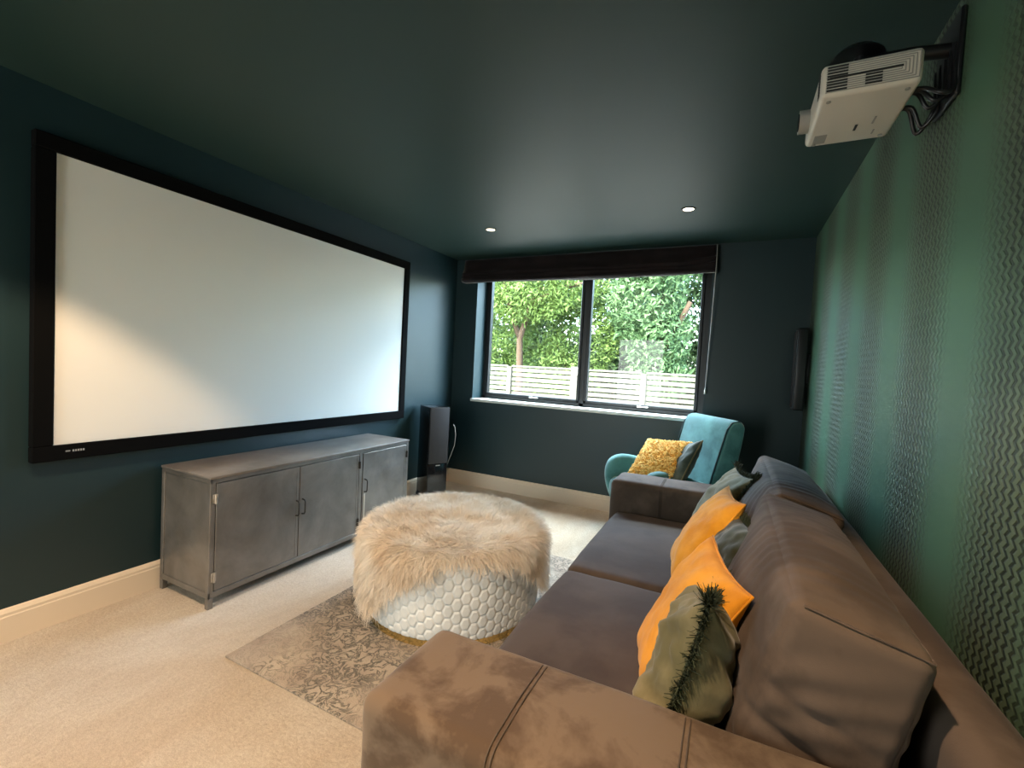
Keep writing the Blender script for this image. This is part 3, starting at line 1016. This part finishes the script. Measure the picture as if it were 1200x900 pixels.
for (yc_, ln_, xc_, tilt, seed) in (((AY1 + ym) / 2 + 0.01, ym - AY1, 2.915, 14, 2), ((BY0 + ym) / 2, BY0 - ym - 0.02, 2.945, 16, 9)):
    m_ = S(xc_, yc_, 0.652, ry=tilt)
    bc = soft_box('back_cushion', (0.225, ln_, 0.45), SOFA, sofa, m_, r=0.028, bulge=(0.055, 0.015, 0.028), n=92, wr=0.004, wscale=4.0, seed=seed,
                  extra=wrinkle(0.0028, -ln_ / 2 + 0.06, 0.17, seed))
    # sewn edge round the rear top and down the ends
    hx_, hy2, hz2 = 0.1125 - 0.010, ln_ / 2 - 0.006, 0.225 - 0.005
    for sy2 in (-1, 1):
        pts = [m_ @ Vector((-hx_ + 0.01, sy2 * (hy2 + 0.001), hz2 + 0.002)), m_ @ Vector((0, sy2 * (hy2 + 0.002), hz2 + 0.003)), m_ @ Vector((hx_, sy2 * hy2, hz2))]
        tube('sewn_edge', pts, 0.0016, SOFA, bc, 6)
    tube('sewn_edge', [m_ @ Vector((hx_, -hy2, hz2)), m_ @ Vector((hx_ + 0.002, 0, hz2 + 0.001)), m_ @ Vector((hx_, hy2, hz2))], 0.0018, SOFA, bc, 6)
for (a, b) in ((XF + 0.07, AY0 + 0.07), (XF + 0.07, BY1 - 0.07), (XB - 0.09, AY0 + 0.07), (XB - 0.09, BY1 - 0.07)):
    bm = bmesh.new()
    bm_tube(bm, [(a - SO.x, b - SO.y, 0.0), (a - SO.x, b - SO.y, 0.09)], [0.018, 0.026], 16)
    from_bm('leg', bm, DARKWOOD, sofa, angle=40)


# ------------------------------------------------------------------ throw pillows
def frame_from(n, roll):
    n = Vector(n).normalized()
    e1 = Vector((0, 0, 1)).cross(n).normalized()
    e2 = n.cross(e1)
    c, s = math.cos(math.radians(roll)), math.sin(math.radians(roll))
    a = e1 * c + e2 * s
    b = -e1 * s + e2 * c
    return Matrix((a, b, n)).transposed()


def pillow(name, c, n, roll, size, thick, mat, wr=0.006, seed=0.0, bend=0.0, N=44, pinch=0.10, edge_only=False):
    """Square scatter cushion; returns root with a 'cover' part."""
    root = empty(name, c)
    root.rotation_euler = frame_from(n, roll).to_euler()
    a = size / 2
    g = np.sin(np.linspace(-1, 1, N) * np.pi / 2) * 0.6 + np.linspace(-1, 1, N) * 0.4
    Uu, Vv = np.meshgrid(g, g)
    prof_ = (np.clip(1 - Uu ** 2, 0, 1) * np.clip(1 - Vv ** 2, 0, 1)) ** 0.42
    X = a * Uu * (1 - pinch * (1 - Vv ** 2) * np.abs(Uu))
    Y = a * Vv * (1 - pinch * (1 - Uu ** 2) * np.abs(Vv))
    B = bend * (Uu ** 2 + Vv ** 2 - 0.6)
    vs, fs = [], []
    for sgn in (1, -1):
        for i in range(N):
            for j in range(N):
                w = noise.fractal(Vector((Uu[i, j] * 1.6 + seed, Vv[i, j] * 1.6, sgn * 2 + seed)), 0.7, 2.0, 3)
                # radial creases near the corners
                rr_ = math.hypot(Uu[i, j], Vv[i, j])
                ang = math.atan2(Vv[i, j], Uu[i, j])
                cr = math.sin(ang * 14 + seed * 3 + 1.5 * w) * max(0, rr_ - 0.45)
                vs.append((X[i, j], Y[i, j], sgn * (thick / 2 * prof_[i, j] + prof_[i, j] ** 0.5 * (wr * w * 2 + wr * 0.8 * cr)) + B[i, j]))
    K = N * N
    for i in range(N - 1):
        for j in range(N - 1):
            q = i * N + j
            fs.append((q, q + 1, q + N + 1, q + N))
            fs.append((K + q, K + q + N, K + q + N + 1, K + q + 1))
    bmm = raw('cover', vs, fs, mat, root, smooth=True)
    b_ = bmesh.new(); b_.from_mesh(bmm.data)
    bmesh.ops.remove_doubles(b_, verts=b_.verts, dist=0.0004)
    b_.to_mesh(bmm.data); b_.free()
    bmm.data.polygons.foreach_set('use_smooth', [True] * len(bmm.data.polygons))
    # edge polyline
    def edge(t):
        k = int(t) % 4; f = (t % 1) * 2 - 1
        u, v = ((f, -1), (1, f), (-f, 1), (-1, -f))[k]
        return Vector((a * u * (1 - pinch * (1 - v * v) * abs(u)), a * v * (1 - pinch * (1 - u * u) * abs(v)), bend * (u * u + v * v - 0.6))), Vector((u if abs(u) == 1 else 0, v if abs(v) == 1 else 0, 0))
    return root, edge


def fringe(root, edge, mat, n=2600, ln=0.028, tassel=True):
    Vs, Fs = [], []
    def strand(p, d, l, w=0.0011):
        i = len(Vs)
        side = d.cross(Vector((random.gauss(0, 1), random.gauss(0, 1), random.gauss(0, 1)))).normalized() * w
        mid = p + d * l * 0.5 + Vector([random.gauss(0, 0.002) for _ in range(3)])
        end = p + d * l + Vector([random.gauss(0, 0.004) for _ in range(3)])
        for q, s in ((p, 1), (mid, 1), (end, 0.6)):
            Vs.append(q - side * s); Vs.append(q + side * s)
        Fs.append((i, i + 1, i + 3, i + 2)); Fs.append((i + 2, i + 3, i + 5, i + 4))
    for k in range(n):
        t = random.random() * 4
        p, d = edge(t)
        p2, _ = edge(t + 0.01)
        tg = (p2 - p)
        if tg.length > 0: tg.normalize()
        d = (d.normalized() + tg * random.gauss(0, 0.35) + Vector((0, 0, random.gauss(0, 0.55)))).normalized()
        strand(p, d, ln * random.uniform(0.6, 1.1))
    if tassel:
        for c in range(4):
            p, d = edge(c + 0.0001)
            dd = p.normalized()
            for k in range(130):
                q = (dd + Vector([random.gauss(0, 0.32) for _ in range(3)])).normalized()
                strand(p - dd * 0.004, q, 0.045 * random.uniform(0.7, 1.1), 0.0014)
    # strip of braid the strands hang from
    n0 = len(Vs)
    NB = 120
    for k in range(NB):
        p, d = edge(k * 4 / NB)
        Vs.append(p + Vector((0, 0, 0.005))); Vs.append(p + d.normalized() * 0.006); Vs.append(p - Vector((0, 0, 0.005)))
    for k in range(NB):
        a_, b_ = n0 + 3 * k, n0 + 3 * ((k + 1) % NB)
        Fs.append((a_, b_, b_ + 1, a_ + 1)); Fs.append((a_ + 1, b_ + 1, b_ + 2, a_ + 2))
    return raw('fringe', Vs, Fs, mat, root)


def piping(root, edge, mat, r=0.003):
    bm = bmesh.new()
    pts = [edge(k * 4 / 96)[0] for k in range(97)]
    bm_tube(bm, pts, r, 6, caps=False)
    return from_bm('piped_edge', bm, mat, root, smooth=True)


p1, e1 = pillow('scatter_cushion', (2.688, 1.255, 0.622), (-0.945, 0.10, 0.27), 14, 0.355, 0.18, OLIVE, 0.013, 1.3, 0.01)
fringe(p1, e1, FRINGE)
tag(p1, 'olive velvet scatter cushion with dark green fringe, nearest the near sofa arm', 'cushion')
p2, e2 = pillow('scatter_cushion', (2.660, 1.425, 0.626), (-0.85, -0.18, 0.49), 2, 0.42, 0.13, YELLOW, 0.005, 4.1)
piping(p2, e2, YELLOW)
tag(p2, 'mustard yellow scatter cushion directly behind the near olive fringed one', 'cushion')
p3, e3 = pillow('scatter_cushion', (2.735, 1.80, 0.652), (-0.85, -0.15, 0.50), 5, 0.37, 0.10, OLIVE_D, 0.007, 7.7)
fringe(p3, e3, FRINGE)
tag(p3, 'dark olive fringed scatter cushion wedged between the two mustard ones', 'cushion')
p4, e4 = pillow('scatter_cushion', (2.672, 2.10, 0.655), (-0.852, -0.067, 0.52), 5.3, 0.42, 0.13, YELLOW, 0.005, 9.2)
piping(p4, e4, YELLOW)
tag(p4, 'mustard yellow scatter cushion farther along the sofa, against the far fringed cushion', 'cushion')
p5, e5 = pillow('scatter_cushion', (2.715, 2.58, 0.655), (-0.83, -0.10, 0.50), 5, 0.42, 0.13, OLIVE, 0.008, 12.4)
fringe(p5, e5, FRINGE)
tag(p5, 'pale olive fringed scatter cushion at the far end of the sofa', 'cushion')

# ------------------------------------------------------------------ teal armchair (faces local +X)
ang = math.atan2(-0.60, -0.80)
ac = empty('teal_armchair', (2.38, 3.665, 0), ang)
tag(ac, 'teal velvet armchair with curved arms in the corner beyond the sofa', 'armchair')


def extrude_profile(name, pts, y0, y1, mat, parent, edge=0.025, steps=5, puff=0.0, smooth=True):
    """Closed XZ outline (list) given thickness along Y with rounded rims."""
    n = len(pts)
    cxp = sum(p[0] for p in pts) / n; czp = sum(p[1] for p in pts) / n
    # inward offsets by vertex normals
    nr = []
    for i in range(n):
        a = Vector(pts[i - 1]); b = Vector(pts[(i + 1) % n])
        t = (b - a).normalized()
        nr.append(Vector((t.y, -t.x)))
    area = sum(pts[i][0] * pts[(i + 1) % n][1] - pts[(i + 1) % n][0] * pts[i][1] for i in range(n))
    if area < 0: nr = [-q for q in nr]
    bm = bmesh.new()
    rings = []
    lay = []
    for k in range(steps + 1):
        a = math.pi / 2 * k / steps
        lay.append((y0 + edge * (1 - math.sin(a)), edge * (1 - math.cos(math.pi / 2 - a)) ))
    lay = [(y0 + edge * (1 - math.cos(math.pi / 2 * k / steps)), edge * (1 - math.sin(math.pi / 2 * k / steps))) for k in range(steps + 1)]
    lay += [(y1 - (yy3 - y0), o) for yy3, o in reversed(lay)]
    for (yv, o) in lay:
        rings.append([bm.verts.new((pts[i][0] - nr[i].x * o, yv, pts[i][1] - nr[i].y * o)) for i in range(n)])
    for k in range(len(rings) - 1):
        for i in range(n):
            bm.faces.new((rings[k][i], rings[k][(i + 1) % n], rings[k + 1][(i + 1) % n], rings[k + 1][i]))
    for ring, sg in ((rings[0], -1), (rings[-1], 1)):
        cv = bm.verts.new((cxp, ring[0].co.y + sg * puff, czp))
        for i in range(n):
            bm.faces.new((ring[i], ring[(i + 1) % n], cv))
    return from_bm(name, bm, mat, parent, smooth=smooth)


def spline(ctrl, per=8):
    out = []
    n = len(ctrl)
    for i in range(n):
        p0, p1_, p2_, p3_ = (Vector(ctrl[(i + k - 1) % n]) for k in range(4))
        for j in range(per):
            t = j / per
            out.append(tuple(0.5 * ((2 * p1_) + (-p0 + p2_) * t + (2 * p0 - 5 * p1_ + 4 * p2_ - p3_) * t * t + (-p0 + 3 * p1_ - 3 * p2_ + p3_) * t ** 3)))
    return out


# back: slab leaning backwards with a rolled top
back = spline([(-0.13, 0.30), (-0.10, 0.42), (-0.15, 0.62), (-0.20, 0.80), (-0.235, 0.93), (-0.27, 0.985), (-0.33, 0.995), (-0.375, 0.96), (-0.375, 0.88), (-0.33, 0.62), (-0.29, 0.42), (-0.27, 0.28)])
extrude_profile('backrest', back, -0.275, 0.275, TEAL, ac, edge=0.03, puff=0.012)
for sgn in (-1, 1):
    bm = bmesh.new()
    fpts = [(-0.115, 0.45), (-0.155, 0.62), (-0.205, 0.80), (-0.24, 0.925), (-0.275, 0.975), (-0.33, 0.987), (-0.365, 0.955)]
    bm_tube(bm, [(px + 0.004, sgn * 0.262, pz + 0.004) for px, pz in fpts], 0.006, 8)
    from_bm('back_piping', bm, PIPING, ac, smooth=True)
soft_box('seat', (0.56, 0.50, 0.16), TEAL, ac, Tm(0.12, 0, 0.385, ry=-4), r=0.05, bulge=(0.02, 0.0, 0.03), n=20)
soft_box('seat_base', (0.54, 0.50, 0.12), TEAL, ac, Tm(0.08, 0, 0.25), r=0.03, n=10)
armp = spline([(-0.27, 0.27), (-0.30, 0.45), (-0.28, 0.53), (-0.10, 0.555), (0.12, 0.62), (0.28, 0.64), (0.375, 0.595), (0.405, 0.50), (0.385, 0.38), (0.33, 0.26), (0.26, 0.17), (0.15, 0.17), (-0.10, 0.19)])
for y0, y1 in ((-0.345, -0.245), (0.245, 0.345)):
    extrude_profile('arm', armp, y0, y1, TEAL, ac, edge=0.04, puff=0.01)
for (a, b, sx_, sy_) in ((0.24, -0.24, 0.04, -0.02), (0.24, 0.24, 0.04, 0.02), (-0.22, -0.22, -0.05, -0.02), (-0.22, 0.22, -0.05, 0.02)):
    bm = bmesh.new()
    bm_tube(bm, [(a + sx_, b + sy_, 0.0), (a, b, 0.21)], [0.011, 0.022], 14)
    from_bm('leg', bm, DARKWOOD, ac, angle=40)

# cushions on the armchair
p6, e6 = pillow('scatter_cushion', (2.44, 3.44, 0.66), (-0.88, -0.30, 0.45), 12, 0.40, 0.12, SAGE_D, 0.007, 3.3)
piping(p6, e6, OLIVE, 0.005)
tag(p6, 'dark grey green velvet cushion leaning behind the yellow shaggy one on the armchair', 'cushion')
p7, e7 = pillow('scatter_cushion', (2.315, 3.46, 0.660), (-0.45, -0.62, 0.72), 8, 0.35, 0.12, YELLOW, 0.004, 5.9)
tag(p7, 'bright yellow cushion covered in shaggy yarn loops on the teal armchair', 'cushion')
bm = bmesh.new()
a7 = 0.175
for k in range(1100):
    u, v = random.uniform(-1, 1), random.uniform(-1, 1)
    pr_ = ((1 - u * u) * (1 - v * v)) ** 0.42
    bx_ = a7 * u * (1 - 0.1 * (1 - v * v) * abs(u)); by_ = a7 * v * (1 - 0.1 * (1 - u * u) * abs(v)); bz_ = 0.06 * pr_
    q = random.uniform(0, 2 * math.pi)
    dxy = Vector((math.cos(q), math.sin(q), 0)) * 0.015
    out = Vector((u * 0.5, v * 0.5, 1)).normalized()
    p = Vector((bx_, by_, bz_))
    bm_tube(bm, [p - dxy, p - dxy * 0.9 + out * 0.024, p + out * 0.036 + dxy * 0.3, p + dxy + out * 0.020, p + dxy], 0.0075, 4, caps=False)
from_bm('yarn_loops', bm, LOOP, p7, smooth=True)

# ------------------------------------------------------------------ garden outside
gr = box('garden_paving', (-14, WT, GROUND - 0.1), (16, 24, GROUND), PATIO)
gr.name = 'ground'
structure(gr)

FY = 8.0
fence = empty('slatted_fence', (0.3, FY, GROUND))
tag(fence, 'cream painted horizontal slat fence running across the garden outside', 'fence')
ftop = 1.31 - GROUND
posts = [-4.9, -3.05, -1.16, 0.17, 1.39, 2.7, 4.2]
def fence_panel(a, b):
    bm = bmesh.new()
    z = ftop - 0.05
    bm_box(bm, (a - 0.3, -0.03, ftop - 0.035), (b - 0.3, 0.03, ftop), 0.004, 1)
    k = 0
    while z - 0.085 > 0.05:
        bm_box(bm, (a - 0.3, -0.012, z - 0.070), (b - 0.3, 0.012, z), 0.003, 1)
        z -= 0.092
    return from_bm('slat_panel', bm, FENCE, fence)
for a, b in zip(posts[:-1], posts[1:]):
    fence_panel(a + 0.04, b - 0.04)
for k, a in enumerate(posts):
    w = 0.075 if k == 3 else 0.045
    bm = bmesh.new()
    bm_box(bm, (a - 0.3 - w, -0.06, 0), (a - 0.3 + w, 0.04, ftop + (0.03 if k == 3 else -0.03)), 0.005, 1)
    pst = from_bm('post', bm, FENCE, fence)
bm = bmesh.new()
bm_box(bm, (0.17 - 0.3 + 0.03, -0.13, ftop - 0.12), (0.17 - 0.3 + 0.12, -0.06, ftop + 0.02), 0.01, 2)
g_ = from_bm('post_lamp', bm, PROJG, fence)


def leaves(name, centers, radii, n, size, mat, parent, aspect=0.38, droop=0.5):
    centers = np.array(centers, float); radii = np.array(radii, float)
    w = radii[:, 0] * radii[:, 2]; w /= w.sum()
    wh = rng.choice(len(centers), n, p=w)
    d = rng.normal(0, 1, (n, 3)); d /= np.linalg.norm(d, axis=1)[:, None]
    rad_ = rng.uniform(0.35, 1.0, n) ** 0.5
    P = centers[wh] + d * radii[wh] * rad_[:, None]
    # twigs: pull leaves into strings
    nn_ = rng.normal(0, 1, (n, 3)); nn_[:, 2] = np.abs(nn_[:, 2]) * 0.7 + 0.3; nn_ /= np.linalg.norm(nn_, axis=1)[:, None]
    ax = rng.normal(0, 1, (n, 3)); ax[:, 2] -= droop
    ax -= nn_ * (ax * nn_).sum(1)[:, None]; ax /= np.linalg.norm(ax, axis=1)[:, None]
    sd_ = np.cross(nn_, ax)
    s = size * rng.uniform(0.6, 1.25, n)[:, None]
    a = P; b = P + ax * s * 0.45 + sd_ * s * aspect / 2 - nn_ * s * 0.05
    c = P + ax * s - nn_ * s * 0.12; e = P + ax * s * 0.45 - sd_ * s * aspect / 2 - nn_ * s * 0.05
    m = P + ax * s * 0.5 + nn_ * s * 0.03
    V = np.stack([a, b, c, e, m], 1).reshape(-1, 3)
    i = np.arange(n) * 5
    F = np.concatenate([np.stack([i, i + 1, i + 4], -1), np.stack([i + 1, i + 2, i + 4], -1), np.stack([i + 2, i + 3, i + 4], -1), np.stack([i + 3, i, i + 4], -1)])
    return np_mesh(name, V, F, mat, parent, smooth=False)


def tree(name, loc, label, mat, crown, n, size, trunk, branches, cat='tree'):
    t = empty(name, loc)
    tag(t, label, cat)
    leaves('foliage', [c for c, r in crown], [r for c, r in crown], n, size, mat, t)
    bm = bmesh.new()
    bm_tube(bm, trunk, [0.10 - 0.015 * k for k in range(len(trunk))], 12)
    from_bm('trunk', bm, BARK, t, smooth=True)
    for br in branches:
        bm = bmesh.new()
        bm_tube(bm, br, [0.07, 0.06, 0.045, 0.03][:len(br)], 10)
        from_bm('branch', bm, BARK, t, smooth=True)
    return t


tree('garden_tree', (-1.75, 9.6, GROUND), 'leaning tree with bare forked trunk seen through the left window pane', LEAF_A,
     [((0.5, 0.5, 3.4), (1.5, 0.5, 0.75)), ((-0.7, 0.5, 2.6), (1.0, 0.5, 1.2)), ((1.3, 0.6, 2.3), (1.0, 0.4, 0.9)), ((0.4, 0.6, 1.5), (1.4, 0.4, 0.7)), ((0.2, -0.25, 3.2), (1.3, 0.2, 0.7))], 15000, 0.13,
     [(0, 0, 0), (0.05, 0, 1.2), (0.0, 0, 2.2), (0.25, 0, 3.0), (0.5, 0, 3.4)],
     [[(0.22, 0, 2.9), (0.7, -0.1, 3.2), (1.2, -0.1, 3.35), (1.7, 0, 3.45)], [(0.0, 0, 2.2), (-0.3, 0, 2.9), (-0.5, 0, 3.5)]])
tree('garden_tree', (1.3, 9.5, GROUND), 'fresh green drooping tree behind the fence at the window mullion', LEAF_B,
     [((-0.3, 0.3, 3.1), (0.8, 0.6, 1.1)), ((0.0, 0.4, 2.3), (0.7, 0.6, 0.9)), ((-0.2, 0.3, 3.7), (0.8, 0.6, 0.5)), ((0.1, 0.3, 1.5), (0.6, 0.4, 0.5))], 7500, 0.15,
     [(0, 0.4, 0), (0.05, 0.4, 1.2), (0.1, 0.4, 2.4), (0.0, 0.4, 3.6)], [[(0.1, 0.4, 2.0), (0.4, 0.3, 2.6), (0.6, 0.2, 3.0)]])
tree('garden_tree', (4.0, 10.9, GROUND), 'broad pale green tree filling the right window pane', LEAF_B,
     [((-0.9, 0.2, 3.0), (1.0, 0.8, 1.4)), ((0.9, 0.4, 2.8), (1.4, 0.8, 1.6)), ((-1.0, 0.3, 1.9), (0.9, 0.6, 0.8)), ((0.3, 0, 1.8), (1.2, 0.7, 0.8))], 13000, 0.12,
     [(0, 0.5, 0), (0.05, 0.5, 1.2), (0.1, 0.5, 2.4), (0.0, 0.5, 3.6)], [[(0.1, 0.5, 2.0), (0.6, 0.3, 2.6), (1.0, 0.2, 3.0)]])
tree('garden_hedge', (-0.5, 13.2, GROUND), 'tall deep green hedge far behind the garden trees', LEAF_C,
     [((-4.0, 0, 2.3), (2.5, 0.7, 2.4)), ((-1.0, 0, 2.5), (2.5, 0.7, 2.4)), ((2.0, 0, 2.4), (2.5, 0.7, 2.4)), ((4.5, 0, 2.4), (2.2, 0.7, 2.4)), ((0.5, 0, 4.2), (4.5, 0.7, 1.0)), ((-2.5, 0, 1.6), (3.0, 0.6, 1.5)), ((1.5, 0, 1.6), (3.0, 0.6, 1.5)), ((4.5, 0, 1.6), (3.0, 0.6, 1.5))], 60000, 0.20,
     [(0, 0.2, 0), (0.05, 0.2, 1.2), (0.1, 0.2, 2.4), (0.0, 0.2, 3.6)], [], cat='hedge')
